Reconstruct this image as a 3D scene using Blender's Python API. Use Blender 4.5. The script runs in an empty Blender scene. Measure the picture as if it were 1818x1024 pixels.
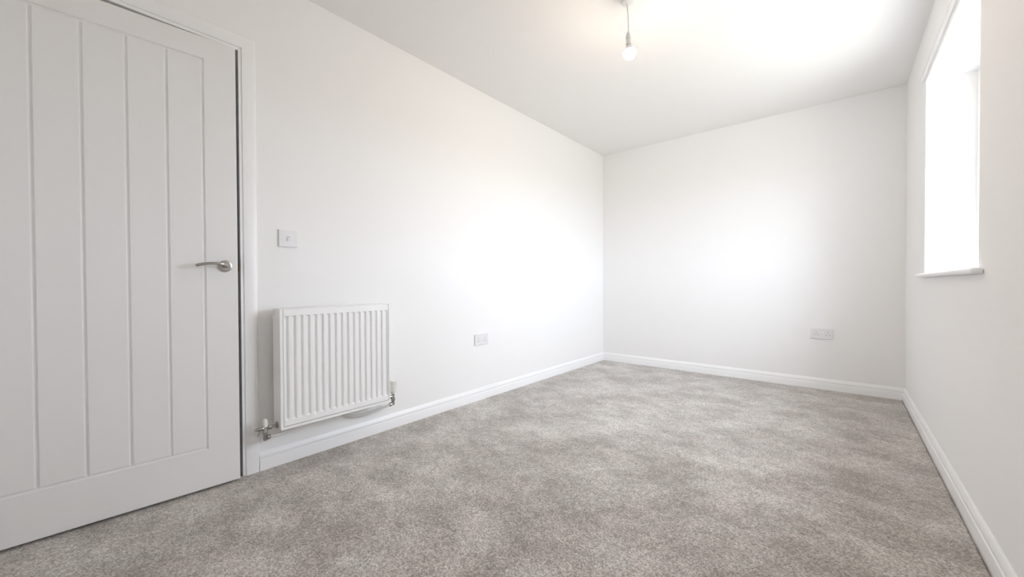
import bpy, bmesh, math, random
from mathutils import Vector, Matrix
random.seed(4)
sc = bpy.context.scene
COL = sc.collection
PI = math.pi

# ---------------------------------------------------------------- room measures (metres)
XL, XR = -2.1692, 0.3745          # left / right wall faces
YB, YF = 4.2271, -0.44            # end wall / wall behind the camera
H = 2.421                         # ceiling height
SK = 0.015                        # skirting thickness

# ---------------------------------------------------------------- camera
FPX, YAW, PITCH, ROLL, CAMZ = 688.89, 0.70461, 0.01137, -0.00425, 0.9068
fw = Vector((-math.sin(YAW) * math.cos(PITCH), math.cos(YAW) * math.cos(PITCH), -math.sin(PITCH)))
r0 = Vector((math.cos(YAW), math.sin(YAW), 0)); u0 = r0.cross(fw)
rt = r0 * math.cos(ROLL) + u0 * math.sin(ROLL); up = -r0 * math.sin(ROLL) + u0 * math.cos(ROLL)
cd = bpy.data.cameras.new('camera'); cam = bpy.data.objects.new('camera', cd); COL.objects.link(cam)
m = Matrix((rt, up, -fw)).transposed().to_4x4(); m.translation = (0, 0, CAMZ)
cam.matrix_world = m
cd.sensor_fit = 'HORIZONTAL'; cd.sensor_width = 36.0; cd.lens = 36.0 * FPX / 1818.0
cd.clip_start = 0.02; cd.clip_end = 200
sc.camera = cam

# ---------------------------------------------------------------- daylight, exposure
SKY = 23.5                         # bright hazy sky seen by the window
BULB = 240.0
w = bpy.data.worlds.new('sky'); sc.world = w; w.use_nodes = True
bg = w.node_tree.nodes['Background']
bg.inputs[1].default_value = SKY
wn, wl = w.node_tree.nodes, w.node_tree.links          # even hazy sky above the horizon, pale sunlit ground below it
wc = wn.new('ShaderNodeTexCoord'); sx_ = wn.new('ShaderNodeSeparateXYZ'); gt = wn.new('ShaderNodeMath'); gt.operation = 'GREATER_THAN'; gt.inputs[1].default_value = 0.0
wm = wn.new('ShaderNodeMixRGB'); wm.inputs[1].default_value = (0.43, 0.42, 0.40, 1); wm.inputs[2].default_value = (0.925, 0.975, 1.13, 1)
wl.new(wc.outputs['Generated'], sx_.inputs[0]); wl.new(sx_.outputs['Z'], gt.inputs[0]); wl.new(gt.outputs[0], wm.inputs[0]); wl.new(wm.outputs[0], bg.inputs[0])
# portal: guides sky sampling through the window opening (adds no light of its own)
WY0, WY1, WZ0, WZ1 = 2.155, 3.345, 0.957, 2.090
pl = bpy.data.lights.new('window_portal', 'AREA'); pl.shape = 'RECTANGLE'
pl.size = WY1 - WY0; pl.size_y = WZ1 - WZ0; pl.cycles.is_portal = True
po = bpy.data.objects.new('window_portal', pl); COL.objects.link(po)
po.matrix_world = Matrix(((0, 0, 1, XR + 0.285), (1, 0, 0, (WY0 + WY1) / 2), (0, 1, 0, (WZ0 + WZ1) / 2), (0, 0, 0, 1)))
sc.view_settings.view_transform = 'Standard'; sc.view_settings.look = 'None'
sc.view_settings.gamma = 1.0; sc.view_settings.exposure = 0.11
sc.view_settings.use_curve_mapping = False
sc.cycles.max_bounces = 24; sc.cycles.diffuse_bounces = 10; sc.cycles.glossy_bounces = 6
sc.cycles.transparent_max_bounces = 12
sc.cycles.caustics_reflective = False; sc.cycles.caustics_refractive = False

# ---------------------------------------------------------------- materials
def mat(name, col, rough=0.5, metal=0.0, bump=None, spec=0.5, coat=0.0):
    M = bpy.data.materials.new(name); M.use_nodes = True
    nt = M.node_tree; b = nt.nodes['Principled BSDF']
    b.inputs['Base Color'].default_value = (*col, 1); b.inputs['Roughness'].default_value = rough
    b.inputs['Metallic'].default_value = metal; b.inputs['Specular IOR Level'].default_value = spec
    b.inputs['Coat Weight'].default_value = coat
    tc = nt.nodes.new('ShaderNodeTexCoord')
    nz = nt.nodes.new('ShaderNodeTexNoise'); nz.inputs['Scale'].default_value = bump[0] if bump else 60
    nz.inputs['Detail'].default_value = 4
    nt.links.new(tc.outputs['Object'], nz.inputs['Vector'])
    # faint tone variation of the paint / finish itself
    mx = nt.nodes.new('ShaderNodeMixRGB'); mx.blend_type = 'MULTIPLY'; mx.inputs[0].default_value = 0.03
    mx.inputs[1].default_value = (*col, 1); nt.links.new(nz.outputs['Fac'], mx.inputs[2])
    nt.links.new(mx.outputs[0], b.inputs['Base Color'])
    if bump:
        bp = nt.nodes.new('ShaderNodeBump'); bp.inputs['Strength'].default_value = bump[1]
        bp.inputs['Distance'].default_value = bump[2]
        nt.links.new(nz.outputs['Fac'], bp.inputs['Height']); nt.links.new(bp.outputs[0], b.inputs['Normal'])
    return M

M_WALL = mat('white_emulsion', (0.90, 0.895, 0.89), 0.9, bump=(220, 0.12, 0.001), spec=0.2)
M_CEIL = mat('white_ceiling_paint', (0.89, 0.885, 0.875), 0.95, bump=(180, 0.12, 0.001), spec=0.15)
M_TRIM = mat('white_satin_paint', (0.91, 0.91, 0.915), 0.35, bump=(300, 0.05, 0.0004))
M_DOOR = mat('white_door_paint', (0.87, 0.865, 0.86), 0.42, bump=(350, 0.15, 0.0004))
M_RAD = mat('white_enamel', (0.93, 0.93, 0.93), 0.28, bump=(150, 0.02, 0.0003))
M_PLAS = mat('white_plastic', (0.80, 0.80, 0.81), 0.35)
M_CREAM = mat('off_white_plastic', (0.82, 0.81, 0.76), 0.4)
M_CHROME = mat('chrome', (0.47, 0.46, 0.45), 0.18, 1.0)
M_NICKEL = mat('satin_nickel', (0.52, 0.49, 0.46), 0.32, 1.0)
M_BRASS = mat('brass_plate', (0.85, 0.58, 0.42), 0.4, 0.3)
M_DARK = mat('dark_recess', (0.03, 0.03, 0.03), 0.7)
M_GREY = mat('grey_mark', (0.25, 0.25, 0.26), 0.6)
M_PIPE = mat('grey_white_pipe', (0.72, 0.71, 0.70), 0.45)
M_UPVC = mat('white_upvc', (0.88, 0.88, 0.88), 0.25)
M_HALL = mat('hall_paint', (0.80, 0.79, 0.78), 0.9)

def carpet_mat():
    M = bpy.data.materials.new('grey_beige_carpet'); M.use_nodes = True
    nt = M.node_tree; N = nt.nodes; L = nt.links; b = N['Principled BSDF']
    tc = N.new('ShaderNodeTexCoord')
    def noise(scale, detail, rough=0.55, dist=0.0, stretch=None):
        v = tc.outputs['Object']
        if stretch:
            mp = N.new('ShaderNodeMapping'); mp.inputs['Scale'].default_value = stretch
            mp.inputs['Rotation'].default_value = (0, 0, 0.6)
            L.new(v, mp.inputs['Vector']); v = mp.outputs[0]
        n = N.new('ShaderNodeTexNoise'); n.inputs['Scale'].default_value = scale
        n.inputs['Detail'].default_value = detail; n.inputs['Roughness'].default_value = rough
        n.inputs['Distortion'].default_value = dist
        L.new(v, n.inputs['Vector']); return n.outputs['Fac']
    def ramp(f, stops):
        r = N.new('ShaderNodeValToRGB'); e = r.color_ramp.elements
        e[0].position, e[0].color = stops[0][0], (*stops[0][1], 1)
        e[1].position, e[1].color = stops[1][0], (*stops[1][1], 1)
        L.new(f, r.inputs[0]); return r.outputs[0]
    def mul(a, c, fac=1.0):
        x = N.new('ShaderNodeMixRGB'); x.blend_type = 'MULTIPLY'; x.inputs[0].default_value = fac
        L.new(a, x.inputs[1]); L.new(c, x.inputs[2]); return x.outputs[0]
    # pile lying in different directions: wispy patches, brushed and trodden
    def tufts(scale):                          # one random tone per tuft
        v = N.new('ShaderNodeTexVoronoi'); v.voronoi_dimensions = '2D'; v.inputs['Scale'].default_value = scale
        L.new(tc.outputs['Object'], v.inputs['Vector']); sp = N.new('ShaderNodeSeparateColor')
        L.new(v.outputs['Color'], sp.inputs[0]); return sp.outputs[0]
    av = N.new('ShaderNodeMath'); av.operation = 'MULTIPLY_ADD'; av.inputs[1].default_value = 0.62
    a2 = N.new('ShaderNodeMath'); a2.operation = 'MULTIPLY'; a2.inputs[1].default_value = 0.38
    L.new(tufts(340), a2.inputs[0]); L.new(tufts(205), av.inputs[0]); L.new(a2.outputs[0], av.inputs[2])
    fl = av.outputs[0]
    def blend(f, g, k):                        # f + k * (g - 0.5): pile patches break up yarn by yarn
        d = N.new('ShaderNodeMath'); d.operation = 'MULTIPLY_ADD'; d.inputs[1].default_value = k; d.inputs[2].default_value = -0.5 * k
        L.new(g, d.inputs[0]); e = N.new('ShaderNodeMath'); e.operation = 'ADD'
        L.new(f, e.inputs[0]); L.new(d.outputs[0], e.inputs[1]); return e.outputs[0]
    lie = blend(blend(noise(3.2, 10, 0.72, 0.0, (1.0, 1.35, 1)), noise(30, 6, 0.8), 0.38), fl, 0.12)
    patch = ramp(lie, ((0.39, (0.375, 0.345, 0.318)), (0.64, (0.645, 0.62, 0.595))))
    broad = ramp(noise(0.9, 2, 0.5), ((0.3, (0.93, 0.93, 0.93)), (0.7, (1.05, 1.05, 1.05))))
    fleck = ramp(fl, ((0.12, (0.58, 0.565, 0.55)), (0.88, (1.25, 1.235, 1.215))))
    hue = ramp(noise(7, 4, 0.6), ((0.38, (1.012, 0.985, 0.97)), (0.62, (0.99, 1.0, 0.985))))
    c = mul(mul(mul(patch, broad), fleck), hue)
    L.new(c, b.inputs['Base Color'])
    b.inputs['Roughness'].default_value = 0.95; b.inputs['Specular IOR Level'].default_value = 0.1
    b.inputs['Sheen Weight'].default_value = 0.35; b.inputs['Sheen Roughness'].default_value = 0.5
    ad = N.new('ShaderNodeMath'); ad.operation = 'ADD'
    L.new(noise(260, 3, 0.7), ad.inputs[0]); L.new(noise(90, 2), ad.inputs[1])
    bp = N.new('ShaderNodeBump'); bp.inputs['Strength'].default_value = 0.6; bp.inputs['Distance'].default_value = 0.004
    L.new(ad.outputs[0], bp.inputs['Height']); L.new(bp.outputs[0], b.inputs['Normal'])
    return M
M_CARPET = carpet_mat()

def glass_mat():
    M = bpy.data.materials.new('clear_glass'); M.use_nodes = True
    nt = M.node_tree; N = nt.nodes; L = nt.links
    N.remove(N['Principled BSDF']); out = N['Material Output']
    t = N.new('ShaderNodeBsdfTransparent'); t.inputs[0].default_value = (0.94, 0.96, 0.95, 1)
    g = N.new('ShaderNodeBsdfGlossy'); g.inputs['Roughness'].default_value = 0.02
    lw = N.new('ShaderNodeLayerWeight'); lw.inputs[0].default_value = 0.5
    pw = N.new('ShaderNodeMath'); pw.operation = 'POWER'; pw.inputs[1].default_value = 5.0
    f = N.new('ShaderNodeMath'); f.operation = 'MULTIPLY_ADD'; f.inputs[1].default_value = 0.9; f.inputs[2].default_value = 0.04
    L.new(lw.outputs['Facing'], pw.inputs[0]); L.new(pw.outputs[0], f.inputs[0])
    x = N.new('ShaderNodeMixShader')
    L.new(f.outputs[0], x.inputs[0]); L.new(t.outputs[0], x.inputs[1]); L.new(g.outputs[0], x.inputs[2])
    L.new(x.outputs[0], out.inputs[0]); return M
M_GLASS = glass_mat()

def bulb_mat():
    M = bpy.data.materials.new('lit_bulb_glass'); M.use_nodes = True
    b = M.node_tree.nodes['Principled BSDF']
    b.inputs['Base Color'].default_value = (0.9, 0.88, 0.84, 1)
    b.inputs['Emission Color'].default_value = (1.0, 0.78, 0.58, 1); b.inputs['Emission Strength'].default_value = BULB
    return M
M_BULB = bulb_mat()

# ---------------------------------------------------------------- mesh helpers
def add_box(bm, x0, x1, y0, y1, z0, z1):
    v = [bm.verts.new((x, y, z)) for x in (x0, x1) for y in (y0, y1) for z in (z0, z1)]
    for f in ((0, 1, 3, 2), (4, 6, 7, 5), (0, 4, 5, 1), (2, 3, 7, 6), (0, 2, 6, 4), (1, 5, 7, 3)):
        bm.faces.new([v[i] for i in f])

def frame_of(d):
    d = d.normalized(); a = Vector((0, 0, 1)) if abs(d.z) < 0.9 else Vector((1, 0, 0))
    s = d.cross(a).normalized(); return s, d.cross(s).normalized()

def add_lathe(bm, origin, axis, prof, n=24):
    """prof: (radius, distance along axis) pairs."""
    o = Vector(origin); a = Vector(axis).normalized(); s, t = frame_of(a); rings = []
    for r, h in prof:
        c = o + a * h
        if r < 1e-6: rings.append([bm.verts.new(c)])
        else: rings.append([bm.verts.new(c + (s * math.cos(2 * PI * k / n) + t * math.sin(2 * PI * k / n)) * r) for k in range(n)])
    for A, B in zip(rings, rings[1:]):
        for k in range(n):
            j = (k + 1) % n
            if len(A) == 1 and len(B) == 1: continue
            if len(A) == 1: bm.faces.new((A[0], B[k], B[j]))
            elif len(B) == 1: bm.faces.new((A[k], B[0], A[j]))
            else: bm.faces.new((A[k], B[k], B[j], A[j]))
    if len(rings[0]) > 1: bm.faces.new(rings[0])
    if len(rings[-1]) > 1: bm.faces.new(list(reversed(rings[-1])))

def catmull(pts, sub=6):
    P = [Vector(p) for p in pts]; P = [P[0] * 2 - P[1]] + P + [P[-1] * 2 - P[-2]]; out = []
    for i in range(1, len(P) - 2):
        for k in range(sub):
            t = k / sub; a, b, c, d = P[i - 1], P[i], P[i + 1], P[i + 2]
            out.append(0.5 * ((2 * b) + (c - a) * t + (2 * a - 5 * b + 4 * c - d) * t * t + (3 * b - a - 3 * c + d) * t ** 3))
    out.append(P[-2]); return out

def add_tube(bm, pts, rad, n=12, oval=None):
    """rad: number or per-point list; oval: per-point (a, b) half axes along (side, up)."""
    P = [Vector(p) for p in pts]; rings = []; prev = None
    for i, p in enumerate(P):
        d = (P[min(i + 1, len(P) - 1)] - P[max(i - 1, 0)]).normalized()
        if prev is None: s, t = frame_of(d)
        else:
            s = (prev - d * prev.dot(d)).normalized(); t = d.cross(s)
        prev = s
        ra, rb = (oval[i] if oval else ((rad[i],) * 2 if isinstance(rad, (list, tuple)) else (rad, rad)))
        rings.append([bm.verts.new(p + s * ra * math.cos(2 * PI * k / n) + t * rb * math.sin(2 * PI * k / n)) for k in range(n)])
    for A, B in zip(rings, rings[1:]):
        for k in range(n):
            j = (k + 1) % n; bm.faces.new((A[k], A[j], B[j], B[k]))
    bm.faces.new(list(reversed(rings[0]))); bm.faces.new(rings[-1])

def add_loft(bm, loops, cap=True):
    R = [[bm.verts.new(p) for p in lp] for lp in loops]; n = len(R[0])
    for A, B in zip(R, R[1:]):
        for k in range(n):
            j = (k + 1) % n; bm.faces.new((A[k], A[j], B[j], B[k]))
    if cap: bm.faces.new(list(reversed(R[0]))); bm.faces.new(R[-1])

def obj(name, bm, material, parent=None, smooth=None, bevel=None):
    bmesh.ops.recalc_face_normals(bm, faces=bm.faces)
    me = bpy.data.meshes.new(name); bm.to_mesh(me); bm.free()
    me.materials.append(material)
    o = bpy.data.objects.new(name, me); COL.objects.link(o)
    if smooth is not None:
        for p in me.polygons: p.use_smooth = True
        me.set_sharp_from_angle(angle=math.radians(smooth))
    if bevel:
        b = o.modifiers.new('bevel', 'BEVEL'); b.width = bevel[0]; b.segments = bevel[1]
        b.limit_method = 'ANGLE'; b.angle_limit = math.radians(25)
    if parent: o.parent = parent
    return o

def box_obj(name, dims, material, parent=None, bevel=None):
    bm = bmesh.new(); add_box(bm, *dims); return obj(name, bm, material, parent, bevel=bevel)

def tag(o, label, cat, group=None, kind=None):
    o['label'] = label; o['category'] = cat
    if group: o['group'] = group
    if kind: o['kind'] = kind
    return o

def thing(name, label, cat, loc=(0, 0, 0), rz=0.0, group=None, kind=None):
    o = bpy.data.objects.new(name, None); COL.objects.link(o)
    o.location = loc; o.rotation_euler = (0, 0, rz); o.empty_display_size = 0.1
    return tag(o, label, cat, group, kind)

# ================================================================ SETTING
DY0, DY1, DZ = -0.294, 0.566, 2.008        # clear opening inside the door lining
LT = 0.030                                 # lining thickness
WT = 0.13                                  # inner wall thickness
# left wall, with the doorway
bm = bmesh.new()
add_box(bm, XL - WT, XL, YF - 0.1, DY0 - LT, -0.03, H)
add_box(bm, XL - WT, XL, DY1 + LT, YB + 0.1, -0.03, H)
add_box(bm, XL - WT, XL, DY0 - LT, DY1 + LT, DZ + LT, H)
tag(obj('wall_left', bm, M_WALL), 'long white painted wall with the door and the radiator', 'wall', kind='structure')
tag(box_obj('wall_back', (XL, XR, YB, YB + 0.1, -0.03, H), M_WALL), 'white painted end wall facing the room', 'wall', kind='structure')
tag(box_obj('wall_front', (XL, XR, YF - 0.1, YF, -0.03, H), M_WALL), 'white painted wall behind the viewpoint', 'wall', kind='structure')
# right (outer) wall, with the window opening; the sill sits in its lower edge
OW = 0.30
bm = bmesh.new()
add_box(bm, XR, XR + OW, YF - 0.1, WY0, -0.03, H)
add_box(bm, XR, XR + OW, WY1, YB + 0.1, -0.03, H)
add_box(bm, XR, XR + OW, WY0, WY1, -0.03, WZ0 - 0.022)
add_box(bm, XR, XR + OW, WY0, WY1, WZ1, H)
tag(obj('wall_right', bm, M_WALL), 'white painted outer wall with a deep window reveal', 'wall', kind='structure')
HX = XL - WT - 1.1
tag(box_obj('ceiling', (HX - 0.1, XR + OW, YF - 0.1, YB + 0.1, H, H + 0.12), M_CEIL), 'flat white painted ceiling', 'ceiling', kind='structure')

# carpeted floor; its cut edge dips into a narrow ragged gap along the right skirting
bm = bmesh.new()
ny = 300; rows = []
for i in range(ny + 1):
    y = YF + (YB - SK - YF) * i / ny
    j1 = 0.0035 + random.uniform(-0.0015, 0.0015); j2 = j1 + 0.004 + random.uniform(-0.001, 0.0025)
    if y > YB - 0.03: j1, j2 = 0.002, 0.004
    rows.append([bm.verts.new(p) for p in ((XR + 0.02, y, -0.012), (XR - SK - j1, y, -0.012), (XR - SK - j2, y, 0.0), (XL - WT, y, 0.0))])
for A, B in zip(rows, rows[1:]):
    for k in range(3): bm.faces.new((A[k], A[k + 1], B[k + 1], B[k]))
c0 = [bm.verts.new((rows[-1][0].co.x, YB + 0.02, -0.012)), bm.verts.new((XR - SK - 0.004, YB + 0.02, 0.0)), bm.verts.new((XL - WT, YB + 0.02, 0.0))]
bm.faces.new((rows[-1][2], rows[-1][3], c0[2], c0[1])); bm.faces.new((rows[-1][0], rows[-1][1], rows[-1][2], c0[1], c0[0]))
tag(obj('floor', bm, M_CARPET), 'mottled grey beige cut pile carpet covering the whole floor', 'carpet', kind='structure')
# closed landing beyond the door, unlit
bm = bmesh.new()
hx0, hx1, hy0, hy1 = HX, XL - WT, -1.0, 1.4
add_box(bm, hx0 - 0.1, hx0, hy0 - 0.1, hy1 + 0.1, -0.03, H)
add_box(bm, hx0, hx1, hy0 - 0.1, hy0, -0.03, H); add_box(bm, hx0, hx1, hy1, hy1 + 0.1, -0.03, H)
add_box(bm, hx1, XL, hy0 - 0.1, YF - 0.1, -0.03, H)
tag(obj('wall_landing', bm, M_HALL), 'painted walls of the dark landing beyond the door', 'wall', kind='structure')
tag(box_obj('floor_landing', (HX - 0.1, XL - WT, hy0 - 0.1, hy1 + 0.1, -0.06, 0.0), M_CARPET), 'carpeted floor of the dark landing beyond the door', 'carpet', kind='structure')
tag(box_obj('ceiling_landing', (HX - 0.1, XL, hy0 - 0.1, YF - 0.1, H, H + 0.12), M_CEIL), 'ceiling of the dark landing beyond the door', 'ceiling', kind='structure')

# skirting: stepped profile (depth from wall, height), mitred at corners
PROF = [(0, -0.013), (SK, -0.013), (SK, 0.0515), (0.0145, 0.0530), (0.0108, 0.0545), (0.0104, 0.0560), (0.0125, 0.0655), (0.0128, 0.0675),
        (0.0120, 0.0705), (0.0095, 0.0775), (0.0062, 0.0855), (0.0040, 0.0895), (0.0020, 0.0915), (0, 0.092)]
def skirting(name, a, b, nrm, m0, m1, label):
    a, b, nrm = Vector((*a, 0)), Vector((*b, 0)), Vector((*nrm, 0)); d = (b - a).normalized(); bm = bmesh.new()
    loops = []
    for base, s in ((a, m0), (b, -m1)):
        loops.append([base + nrm * p + d * (p * s) + Vector((0, 0, z)) for p, z in PROF])
    add_loft(bm, loops)
    tag(obj(name, bm, M_TRIM, smooth=40), label, 'skirting', kind='structure')
AO = DY1 + 0.012 + 0.057                    # outer edge of the architrave, latch side
skirting('baseboard_left', (XL, AO), (XL, YB), (1, 0), 0, 1, 'white moulded skirting board running below the radiator')
skirting('baseboard_back', (XL, YB), (XR, YB), (0, -1), 1, 1, 'white moulded skirting board along the end wall')
skirting('baseboard_right', (XR, YB), (XR, YF), (-1, 0), 1, 1, 'white moulded skirting board below the window')
skirting('baseboard_front', (XR, YF), (XL, YF), (0, 1), 1, 1, 'white moulded skirting board behind the viewpoint')

# door lining with stops
bm = bmesh.new()
add_box(bm, XL - WT, XL + 0.009, DY1, DY1 + 0.0125, 0, DZ + 0.0145)
add_box(bm, XL - WT, XL + 0.009, DY0 - 0.0125, DY0, 0, DZ + 0.0145)
add_box(bm, XL - WT, XL + 0.009, DY0, DY1, DZ, DZ + 0.0145)
for yy0, yy1 in ((DY1 + 0.0125, DY1 + LT), (DY0 - LT, DY0 - 0.0125)): add_box(bm, XL - WT, XL, yy0, yy1, 0, DZ + LT)
add_box(bm, XL - WT, XL, DY0 - 0.0125, DY1 + 0.0125, DZ + 0.0145, DZ + LT)
lining = tag(obj('trim_1', bm, M_TRIM, bevel=(0.0015, 2)), 'white door lining around the panelled door', 'door frame', kind='structure')
bm = bmesh.new()
add_box(bm, XL - 0.085, XL - 0.050, DY1 - 0.013, DY1, 0, DZ)
add_box(bm, XL - 0.085, XL - 0.050, DY0, DY0 + 0.013, 0, DZ)
add_box(bm, XL - 0.085, XL - 0.050, DY0 + 0.013, DY1 - 0.013, DZ - 0.013, DZ)
obj('door_stop', bm, M_TRIM, lining)
box_obj('strike_plate', (XL - 0.030, XL - 0.002, DY1 - 0.0012, DY1 + 0.0005, 0.972, 1.008), M_BRASS, lining)['label'] = 'brass coloured strike plate'
# architrave: two legs and a head, mitred, eased inner arris
AW, ARP = 0.057, [(0.0, 0.0), (0.0, 0.0125), (0.0015, 0.0142), (0.004, 0.0150), (0.046, 0.0150), (0.053, 0.0128), (0.0565, 0.0085), (0.057, 0.0)]
ay0, ay1, az = DY0 - 0.012, DY1 + 0.012, DZ + 0.014
bm = bmesh.new()
loops = []
for (y, z, sy, sz) in ((ay1, 0.0, 1, 0), (ay1, az, 1, 1), (ay0, az, -1, 1), (ay0, 0.0, -1, 0)):
    loops.append([Vector((XL + t, y + sy * q, z + sz * q)) for q, t in ARP])
add_loft(bm, loops)
tag(obj('trim_2', bm, M_TRIM, smooth=40), 'white architrave framing the panelled door', 'architrave', kind='structure')

# ---------------------------------------------------------------- door leaf, a few degrees ajar
TH, DW = 0.0642, 0.850
latch = Vector((-2.1225, 0.5453, 0)); dirv = Vector((math.sin(TH), math.cos(TH), 0))
door = thing('door_1', 'white cottage style door with vertical boards standing slightly ajar', 'door', latch - dirv * DW, -TH, kind='structure')
dz0, dz1 = 0.012, 1.991
box_obj('core', (-0.040, -0.0060, 0, DW, dz0, dz1), M_DOOR, door)
gs = [DW + s for s in (-0.121, -0.2395, -0.3585, -0.4775, -0.5965, -0.7155)]   # groove centres
gz0, gz1 = 0.189, 1.893
G, GB = 0.0060, 0.0024                     # groove half width at the face and at its floor
bm = bmesh.new()                           # stiles and rails around the boards
def rect(x, y0, y1, z0, z1): return [Vector((x, y0, z0)), Vector((x, y1, z0)), Vector((x, y1, z1)), Vector((x, y0, z1))]
add_loft(bm, [rect(-0.0060, 0, DW, dz0, dz1), rect(-0.001, 0, DW, dz0, dz1), rect(0, 0.001, DW - 0.001, dz0 + 0.001, dz1 - 0.001),
              rect(0, gs[-1] - G, gs[0] + G, gz0 - G, gz1 + G), rect(-0.0060, gs[-1] - GB, gs[0] + GB, gz0 - GB, gz1 + GB)], cap=False)
obj('stile_frame', bm, M_DOOR, door)
for a, b in zip(gs[1:], gs):
    bm = bmesh.new()
    add_loft(bm, [rect(-0.0061, a + GB, b - GB, gz0 + GB, gz1 - GB), rect(0, a + G, b - G, gz0 + G, gz1 - G)])
    obj('board', bm, M_DOOR, door, bevel=(0.0009, 2))
# lever handle on a round rose
hy, hz = DW - 0.0475, 0.9935
bm = bmesh.new()
add_lathe(bm, (0, hy, hz), (1, 0, 0), [(0.0255, 0), (0.0258, 0.005), (0.0248, 0.0072), (0.0195, 0.0085), (0.0188, 0.0078), (0.0, 0.0078)], 40)
hr = obj('door_handle', bm, M_NICKEL, door, smooth=35); hr['label'] = 'satin nickel lever handle on a round rose'
bm = bmesh.new()
path = catmull([(0.008, hy + 0.001, hz), (0.024, hy + 0.0005, hz + 0.001), (0.037, hy - 0.004, hz + 0.004), (0.045, hy - 0.017, hz + 0.0075), (0.049, hy - 0.040, hz + 0.0095),
                (0.050, hy - 0.070, hz + 0.008), (0.050, hy - 0.095, hz + 0.003), (0.049, hy - 0.110, hz - 0.002)], 6)
n = len(path); ov = []
for i in range(n):
    t = i / (n - 1); k = max(0, 1 - t * 3.2)
    ov.append((0.0046 + 0.0105 * k, 0.0064 + 0.0028 * k))
add_tube(bm, path, 0, 16, oval=ov)
obj('lever', bm, M_CHROME, hr, smooth=50)
box_obj('latch_plate', (-0.032, -0.008, DW - 0.0005, DW + 0.0012, hz - 0.03, hz + 0.03), M_NICKEL, door)

# ---------------------------------------------------------------- window
win = thing('window_1', 'white framed casement window deep in its reveal', 'window', (XR + 0.198, (WY0 + WY1) / 2, WZ0), kind='structure')
hw, wh = (WY1 - WY0) / 2, WZ1 - WZ0
def ring(bm, x0, x1, y0, y1, z0, z1, t):
    loops = [rect(x0, y0, y1, z0, z1), rect(x1, y0, y1, z0, z1), rect(x1, y0 + t, y1 - t, z0 + t, z1 - t), rect(x0, y0 + t, y1 - t, z0 + t, z1 - t)]
    add_loft(bm, loops + [loops[0]], cap=False)
    bmesh.ops.remove_doubles(bm, verts=bm.verts, dist=1e-6)
bm = bmesh.new(); ring(bm, 0, 0.07, -hw, hw, 0, wh, 0.055); obj('window_frame', bm, M_UPVC, win, bevel=(0.004, 2))
box_obj('mullion', (0.0, 0.07, -0.03, 0.03, 0.055, wh - 0.055), M_UPVC, win, bevel=(0.004, 2))
for s in (-1, 1):
    y0, y1 = (0.03, hw - 0.055) if s > 0 else (-hw + 0.055, -0.03)
    bm = bmesh.new(); ring(bm, -0.006, 0.052, y0 + 0.002, y1 - 0.002, 0.057, wh - 0.057, 0.042)
    sash = obj('sash', bm, M_UPVC, win, bevel=(0.004, 2))
    box_obj('pane', (0.020, 0.024, y0 + 0.044, y1 - 0.044, 0.099, wh - 0.099), M_GLASS, sash)
    bm = bmesh.new(); yh = y0 + 0.022 if s > 0 else y1 - 0.022
    add_box(bm, -0.012, -0.004, yh - 0.010, yh + 0.010, 0.42, 0.50); add_box(bm, -0.034, -0.012, yh - 0.007, yh + 0.007, 0.45, 0.47)
    add_box(bm, -0.040, -0.028, yh - 0.009, yh + 0.009, 0.46, 0.56)
    obj('window_handle', bm, M_UPVC, sash, bevel=(0.002, 2))
# sill board with rounded nosing and short horns
bm = bmesh.new(); ST = 0.021; sx = XR - 0.032
plan = [(XR + 0.198, WY0), (XR + 0.198, WY1), (XR, WY1), (XR, 3.440), (sx, 3.440), (sx, 2.077), (XR, 2.077), (XR, WY0)]
add_loft(bm, [[Vector((x, y, z)) for x, y in plan] for z in (WZ0 - ST, WZ0)])
tag(obj('trim_3', bm, M_TRIM, smooth=40, bevel=(0.0085, 4)), 'white window board with a rounded nosing under the window', 'window sill', kind='structure')

# ================================================================ THINGS
# curtain track above the window
tr = thing('curtain_track', 'slim white curtain track fixed to the wall just above the window', 'curtain track', (XR, 2.745, 2.117))
L2 = 0.675
prof = [(0, 0.0), (-0.003, 0.0), (-0.003, 0.0025), (-0.005, 0.0025), (-0.0055, 0.0012), (-0.0095, 0.0035), (-0.0135, 0.0075), (-0.0158, 0.0125),
        (-0.0165, 0.018), (-0.0155, 0.0235), (-0.0125, 0.0278), (-0.008, 0.0302), (-0.004, 0.031), (0, 0.031)]
bm = bmesh.new(); add_loft(bm, [[Vector((x, y, z)) for x, z in prof] for y in (-L2, L2)])
obj('rail', bm, M_UPVC, tr, smooth=35)
capp = [(0, -0.0006), (-0.006, 0.0004), (-0.0100, 0.0030), (-0.0140, 0.0071), (-0.0164, 0.0123), (-0.0171, 0.018), (-0.0160, 0.0238), (-0.0129, 0.0283), (-0.008, 0.0308), (-0.004, 0.0316), (0, 0.0316)]
for s in (-1, 1):
    bm = bmesh.new(); add_loft(bm, [[Vector((x, y, z)) for x, z in capp] for y in (s * L2, s * (L2 + 0.003))])
    obj('end_cap', bm, M_PLAS, tr, smooth=35)

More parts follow.
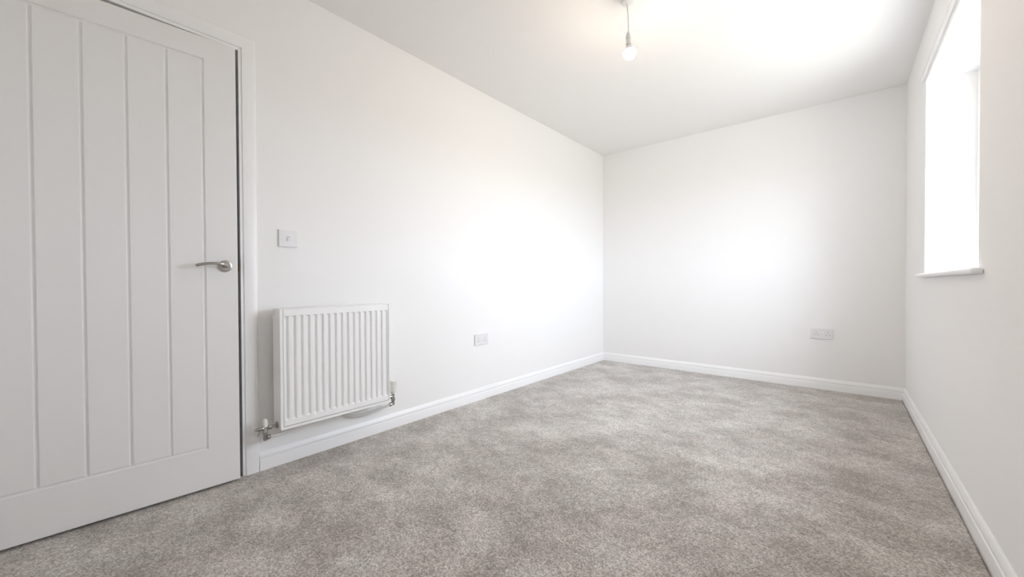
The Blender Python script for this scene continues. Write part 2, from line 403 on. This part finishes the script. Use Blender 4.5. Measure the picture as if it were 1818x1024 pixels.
# ---------------------------------------------------------------- radiator
RB, RF = 0.036, 0.128                      # back and front faces, distance from the wall
RY0, RY1, RZ0, RZ1 = 0.6905, 1.2790, 0.209, 0.795
rad = thing('radiator', 'white double panel radiator with vertical flutes on the wall beside the door', 'radiator', (XL, 0, 0))
def fluted(name, xf, thick, y0, y1, z0, z1, sgn):
    """pressed sheet panel: 17 sunk vertical flutes inside a flat border, rolled edges"""
    bm = bmesh.new(); NF = 17; yf0, yf1 = 0.7085, 1.2665; wv = 0.0215; sl = 0.0042; dep = 0.0105 * sgn
    pitch = (yf1 - wv - yf0) / (NF - 1); fz0, fz1 = 0.252, 0.7575
    ys = [(y0, 0), (y0 + 0.003, 0)]
    for k in range(NF):
        a = yf0 + k * pitch; ys += [(a, 0), (a + sl, 1), (a + wv - sl, 1), (a + wv, 0)]
    ys += [(y1 - 0.003, 0), (y1, 0)]
    zs = [(z0, 0), (z0 + 0.003, 0), (fz0, 0), (fz0 + 0.007, 1), (fz1 - 0.005, 1), (fz1, 0), (z1 - 0.003, 0), (z1, 0)]
    V = []
    for i, (y, fy) in enumerate(ys):
        col = []
        for j, (z, fz) in enumerate(zs):
            edge = 0.003 * sgn if i in (0, len(ys) - 1) or j in (0, len(zs) - 1) else 0
            col.append(bm.verts.new((xf - edge - dep * fy * fz, y, z)))
        V.append(col)
    for i in range(len(ys) - 1):
        for j in range(len(zs) - 1):
            bm.faces.new((V[i][j], V[i + 1][j], V[i + 1][j + 1], V[i][j + 1]))
    rim = [e for e in bm.edges if e.is_boundary]
    g = bmesh.ops.extrude_edge_only(bm, edges=rim)
    nv = [v for v in g['geom'] if isinstance(v, bmesh.types.BMVert)]
    for v in nv: v.co.x = xf - thick * sgn
    bmesh.ops.contextual_create(bm, geom=nv + [e for e in g['geom'] if isinstance(e, bmesh.types.BMEdge)])
    return obj(name, bm, M_RAD, rad, smooth=28)
fluted('front_panel', RF, 0.020, RY0 + 0.0135, RY1 - 0.0080, RZ0 + 0.0150, RZ1 - 0.0045, 1)
bm = bmesh.new()                           # folded returns framing the front panel on three sides
add_box(bm, RF - 0.014, RF - 0.0002, RY0 + 0.0027, RY0 + 0.0115, RZ0, RZ1 - 0.005)
add_box(bm, RF - 0.014, RF - 0.0002, RY1 - 0.0060, RY1 - 0.0022, RZ0, RZ1 - 0.005)
add_box(bm, RF - 0.014, RF - 0.0002, RY0 + 0.0115, RY1 - 0.0060, RZ0, RZ0 + 0.0125)
obj('front_border', bm, M_RAD, rad)
box_obj('backing_sheet', (RF - 0.024, RF - 0.0205, RY0 + 0.0027, RY1 - 0.0022, RZ0 + 0.001, RZ1 - 0.005), M_RAD, rad)
fluted('rear_panel', RB, 0.020, RY0 + 0.003, RY1 - 0.002, RZ0 + 0.002, RZ1 - 0.0045, -1)
bm = bmesh.new()                           # folded convector sheet between the panels
zz = []; yk = RY0 + 0.03
k = 0
while yk < RY1 - 0.03:
    zz.append((0.060 if k % 2 else 0.104, yk)); zz.append((0.104 if k % 2 else 0.060, yk)); yk += 0.0125; k += 1
a = [[bm.verts.new((x, y, z)) for x, y in zz] for z in (0.27, 0.76)]
for i in range(len(zz) - 1): bm.faces.new((a[0][i], a[0][i + 1], a[1][i + 1], a[1][i]))
obj('convector', bm, M_RAD, rad)
# side panels; the one by the door shows an oval slot near its top rear edge
def side(y0, y1):
    bm = bmesh.new(); x0, x1, z0, z1 = RB + 0.002, RF - 0.0225, RZ0 + 0.005, RZ1 - 0.001
    xs = (x0, RF - 0.0225, RF - 0.004, RF - 0.002)
    cx_, z_a, z_b, r = 0.061, 0.7615, 0.7805, 0.0062
    hole = [(cx_ + r * math.cos(t), z_b + r * math.sin(t)) for t in [PI * k / 8 for k in range(9)]] + \
           [(cx_ + r * math.cos(t), z_a + r * math.sin(t)) for t in [PI + PI * k / 8 for k in range(9)]]
    outer = [(RB + 0.001, z0), (RF + 0.0002, z0), (RF + 0.0002, z1), (RB + 0.001, z1)]
    for y in (y0, y1):
        vo = [bm.verts.new((x, y, z)) for x, z in outer]; vh = [bm.verts.new((x, y, z)) for x, z in hole]
        es = [bm.edges.new((vo[k], vo[(k + 1) % 4])) for k in range(4)] + [bm.edges.new((vh[k], vh[(k + 1) % len(vh)])) for k in range(len(vh))]
        bmesh.ops.triangle_fill(bm, use_beauty=True, edges=es)
    vs = list(bm.verts); n = len(vs) // 2
    for k in range(4): j = (k + 1) % 4; bm.faces.new((vs[k], vs[j], vs[n + j], vs[n + k]))
    nh = len(hole)
    for k in range(nh): j = (k + 1) % nh; bm.faces.new((vs[4 + k], vs[n + 4 + k], vs[n + 4 + j], vs[4 + j]))
    return obj('side_panel', bm, M_RAD, rad)
side(RY0, RY0 + 0.0026); side(RY1 - 0.0020, RY1)
# open grille on top: border and cross bars
bm = bmesh.new()
gx0, gx1, gz = RB + 0.004, RF - 0.003, RZ1
add_box(bm, gx1 - 0.010, gx1, RY0 + 0.003, RY1 - 0.0025, gz - 0.0035, gz); add_box(bm, gx0, gx0 + 0.010, RY0 + 0.003, RY1 - 0.0025, gz - 0.0035, gz)
nb = 40
for k in range(nb + 1):
    y = RY0 + 0.008 + (RY1 - RY0 - 0.016) * k / nb; add_box(bm, gx0 + 0.010, gx1 - 0.010, y - 0.0035, y + 0.0035, gz - 0.003, gz - 0.0006)
obj('top_grille', bm, M_RAD, rad)
for y in (0.83, 1.14):
    bm = bmesh.new(); add_box(bm, 0, 0.003, y - 0.02, y + 0.02, 0.28, 0.74); add_box(bm, 0.003, RB, y - 0.012, y + 0.012, 0.30, 0.34); add_box(bm, 0.003, RB, y - 0.012, y + 0.012, 0.68, 0.72)
    obj('wall_bracket', bm, M_RAD, rad)
VX = 0.084                                 # valve line, distance from the wall
# lockshield valve with drain-off at the door end
zc = 0.2275
bm = bmesh.new(); yv = 0.637
add_lathe(bm, (VX, yv, 0.168), (0, 0, 1), [(0.004, 0), (0.0085, 0.002), (0.0095, 0.010), (0.0095, 0.028), (0.0115, 0.031), (0.0120, 0.044), (0.0100, 0.048), (0.0098, 0.070), (0.0, 0.070)], 20)
add_lathe(bm, (VX, yv, zc), (0, 1, 0), [(0.0065, 0.0), (0.0065, 0.017), (0.0065, 0.052)], 16)
lv = obj('lockshield_valve', bm, M_CHROME, rad, smooth=35)
bm = bmesh.new(); add_lathe(bm, (VX, yv + 0.0125, zc), (0, 1, 0), [(0.0088, 0), (0.0118, 0.002), (0.0118, 0.014), (0.0088, 0.018)], 6); obj('union_nut', bm, M_CHROME, lv, bevel=(0.001, 2))
bm = bmesh.new(); add_lathe(bm, (VX, 0.6845, zc), (0, 1, 0), [(0.0165, 0), (0.0170, 0.0025), (0.0150, 0.0058)], 24); obj('flange', bm, M_CHROME, lv, smooth=35)
bm = bmesh.new(); add_lathe(bm, (VX, yv, 0.2335), (0, 0, 1), [(0.0105, 0), (0.0115, 0.004), (0.0108, 0.024), (0.0090, 0.033), (0.0050, 0.037), (0.0, 0.038)], 20)
cap = obj('valve_cap', bm, M_CREAM, lv, smooth=40); cap['label'] = 'off-white plastic valve cap'
bm = bmesh.new()
add_lathe(bm, (VX, yv - 0.004, zc), (0, -1, 0), [(0.0078, 0), (0.0090, 0.004), (0.0088, 0.028), (0.0070, 0.031), (0.0050, 0.032), (0.0048, 0.039), (0.0, 0.040)], 18)
dv = obj('drain_outlet', bm, M_CHROME, lv, smooth=35)
bm = bmesh.new()
add_lathe(bm, (VX + 0.002, yv - 0.019, zc - 0.006), (0.1, -0.45, -0.8), [(0.0046, 0), (0.0046, 0.008), (0.0055, 0.0085), (0.0040, 0.011), (0.0052, 0.013), (0.0038, 0.0155), (0.0050, 0.0175), (0.0036, 0.020), (0.0044, 0.022), (0.0030, 0.026), (0, 0.026)], 14)
obj('hose_tail', bm, M_CHROME, lv, smooth=35)
bm = bmesh.new(); add_lathe(bm, (VX, yv + 0.004, 0.182), (0, 1, 0), [(0.0070, 0), (0.0072, 0.004), (0.0110, 0.005), (0.0115, 0.016), (0.0085, 0.019), (0, 0.019)], 18); obj('elbow_nut', bm, M_CHROME, lv, smooth=35)
# thermostatic valve at the far end
yt = 1.3265
bm = bmesh.new()
add_lathe(bm, (VX, yt, 0.172), (0, 0, 1), [(0.003, 0), (0.0088, 0.002), (0.0098, 0.010), (0.0095, 0.026), (0.0125, 0.029), (0.0128, 0.045), (0.0095, 0.049), (0.0095, 0.072), (0.0, 0.072)], 20)
add_lathe(bm, (VX, yt, 0.226), (0, -1, 0), [(0.0070, 0), (0.0070, 0.018), (0.0112, 0.019), (0.0112, 0.033), (0.0080, 0.036), (0.0080, yt - RY1 - 0.001)], 16)
tv = obj('thermostatic_valve', bm, M_CHROME, rad, smooth=35)
bm = bmesh.new(); add_lathe(bm, (VX, yt - 0.005, 0.180), (0, -1, 0), [(0.0072, 0), (0.0072, 0.004), (0.0112, 0.006), (0.0112, 0.019), (0.0085, 0.022), (0, 0.022)], 18); obj('elbow_nut', bm, M_CHROME, tv, smooth=35)
bm = bmesh.new()
add_lathe(bm, (VX, yt, 0.244), (0, 0, 1), [(0.0145, 0), (0.0150, 0.008), (0.0215, 0.013), (0.0228, 0.018), (0.0228, 0.034), (0.0236, 0.036), (0.0236, 0.043), (0.0205, 0.0445), (0.0200, 0.075), (0.0190, 0.078), (0.0, 0.079)], 28)
hd = obj('valve_head', bm, M_CREAM, tv, smooth=35); hd['label'] = 'off-white thermostatic valve head'
bm = bmesh.new()                           # grip ribs round the head
for k in range(14):
    t = 2 * PI * k / 14; c, s = math.cos(t), math.sin(t); loop = []
    for z in (0.290, 0.3175):
        loop.append([Vector((VX + c * r - s * q, yt + s * r + c * q, z)) for r, q in ((0.0196, -0.0026), (0.0222, -0.0022), (0.0222, 0.0022), (0.0196, 0.0026))])
    add_loft(bm, loop)
obj('grip_ribs', bm, M_CREAM, tv)
# plastic tails: drop from the valves, sweep back behind the radiator and into the wall
bm = bmesh.new(); add_tube(bm, catmull([(VX, yv + 0.020, 0.182), (VX - 0.004, 0.690, 0.180), (VX - 0.020, 0.760, 0.183), (VX - 0.045, 0.830, 0.194), (0.016, 0.890, 0.214), (0.001, 0.915, 0.235)], 8), 0.0062, 12)
obj('pipe', bm, M_PIPE, rad, smooth=60)
bm = bmesh.new(); add_tube(bm, catmull([(VX, yt - 0.024, 0.180), (VX - 0.006, 1.275, 0.172), (VX - 0.026, 1.205, 0.156), (VX - 0.050, 1.130, 0.148), (0.016, 1.070, 0.160), (0.001, 1.035, 0.195)], 8), 0.0072, 12)
obj('pipe', bm, M_PIPE, rad, smooth=60)

# ---------------------------------------------------------------- light switch
sw = thing('light_switch', 'white single rocker light switch on the wall above the radiator', 'light switch', (XL, 0.7745, 1.145))
bm = bmesh.new()
lo = [rect(x, -a_, a_, -b_, b_) for x, a_, b_ in ((0, 0.0432, 0.0432), (0.0070, 0.0432, 0.0432), (0.0090, 0.0424, 0.0424), (0.0095, 0.0408, 0.0408), (0.0095, 0.0071, 0.0117), (0.0040, 0.0071, 0.0117))]
add_loft(bm, lo); obj('plate', bm, M_PLAS, sw)
bm = bmesh.new()
add_loft(bm, [[Vector((x, y, z)) for x, z in ((0.001, -0.0112), (0.0150, -0.0108), (0.0115, 0.001), (0.0080, 0.0108), (0.001, 0.0112))] for y in (-0.0063, 0.0063)])
obj('rocker', bm, M_PLAS, sw, bevel=(0.0006, 2))

# ---------------------------------------------------------------- double sockets
def socket(label, loc, rz):
    t = thing('power_socket', label, 'socket', loc, rz, None)
    bm = bmesh.new(); add_box(bm, 0, 0.0095, -0.0735, 0.0735, -0.043, 0.043); obj('plate', bm, M_PLAS, t, bevel=(0.0024, 3))
    for s in (-1, 1):
        bm = bmesh.new()
        yc = s * 0.0095
        add_loft(bm, [[Vector((x, y, z)) for x, z in ((0.008, 0.0035), (0.0120, 0.0035), (0.0112, 0.013), (0.0106, 0.0225), (0.008, 0.0225))] for y in (yc - 0.0062, yc + 0.0062)])
        obj('rocker', bm, M_UPVC, t, bevel=(0.0006, 2))
        c = s * 0.0385
        for (dy, dz, hy_, hz_) in ((0, 0.0115, 0.0021, 0.0042), (-0.0111, -0.0095, 0.0034, 0.0021), (0.0111, -0.0095, 0.0034, 0.0021)):
            box_obj('pin_slot', (0.009, 0.0097, c + dy - hy_, c + dy + hy_, dz - hz_, dz + hz_), M_GREY, t)
    return t
socket('white double power socket on the long wall between radiator and end wall', (XL, 2.1705, 0.472), 0)
socket('white double power socket low on the end wall opposite', (-0.128, YB, 0.472), -PI / 2)

# ---------------------------------------------------------------- pendant lamp
px, py = -0.876, 1.985
pend = thing('pendant_light', 'bare lit bulb on a short white pendant cord below the ceiling', 'pendant light', (px, py, H))
R2 = Vector((math.cos(YAW), math.sin(YAW), 0))
bm = bmesh.new()
add_lathe(bm, (0, 0, 0), (0, 0, -1), [(0.0400, 0), (0.0405, 0.006), (0.0385, 0.010), (0.0330, 0.012), (0.0315, 0.022), (0.0290, 0.0265), (0.0200, 0.029), (0.007, 0.0300), (0.005, 0.033), (0, 0.033)], 40)
obj('ceiling_rose', bm, M_PLAS, pend, smooth=35)
bm = bmesh.new()
cp = [Vector((0, 0, -0.030)), R2 * 0.0025 + Vector((0, 0, -0.060)), R2 * 0.0060 + Vector((0, 0, -0.105)), R2 * 0.0070 + Vector((0, 0, -0.145)), R2 * 0.0065 + Vector((0, 0, -0.182))]
add_tube(bm, catmull(cp, 6), 0.0031, 10); obj('cord', bm, M_PLAS, pend, smooth=60)
hax = (Vector((0, 0, -1)) + R2 * 0.03).normalized(); ho = R2 * 0.0065 + Vector((0, 0, -0.176))
bm = bmesh.new()
add_lathe(bm, ho, hax, [(0.004, 0), (0.0070, 0.003), (0.0115, 0.013), (0.0140, 0.024), (0.0146, 0.030), (0.0146, 0.034)], 26)
lh = obj('lamp_holder', bm, M_PLAS, pend, smooth=35)
bm = bmesh.new(); add_lathe(bm, ho + hax * 0.0305, hax, [(0.0140, 0), (0.0172, 0.0008), (0.0172, 0.0028), (0.0140, 0.0034)], 26); obj('shade_ring', bm, M_CREAM, lh, smooth=35)
bm = bmesh.new(); add_lathe(bm, ho + hax * 0.0335, hax, [(0.0140, 0), (0.0144, 0.002), (0.0144, 0.030), (0.0150, 0.031), (0.0150, 0.035), (0.0130, 0.0355)], 26); obj('holder_skirt', bm, M_PLAS, lh, smooth=35)
bax = (Vector((0, 0, -1)) + R2 * 0.13).normalized(); bo = ho + hax * 0.068
bm = bmesh.new()
add_lathe(bm, bo, bax, [(0.0125, 0), (0.0130, 0.003), (0.0125, 0.008)], 26); obj('bulb_cap', bm, M_NICKEL, pend, smooth=35)
rb, cz = 0.0335, 0.043
bm = bmesh.new()
def arc(t0, t1, n): return [(max(rb * math.sin(t), 0.0), cz - rb * math.cos(t)) for t in [t0 + (t1 - t0) * k / n for k in range(n + 1)]]
add_lathe(bm, bo, bax, [(0.0128, 0.004), (0.0140, 0.010)] + arc(0.17 * PI, 0.39 * PI, 5) + [(0.0, cz - rb * math.cos(0.39 * PI))], 32)
obj('bulb_uplight_shield', bm, M_PLAS, pend, smooth=40)  # unlit upper bulb, added to hold its light off the ceiling
bm = bmesh.new()
add_lathe(bm, bo, bax, arc(0.39 * PI, PI, 14), 32)
bu = obj('bulb', bm, M_BULB, pend, smooth=60); bu['label'] = 'glowing round light bulb'
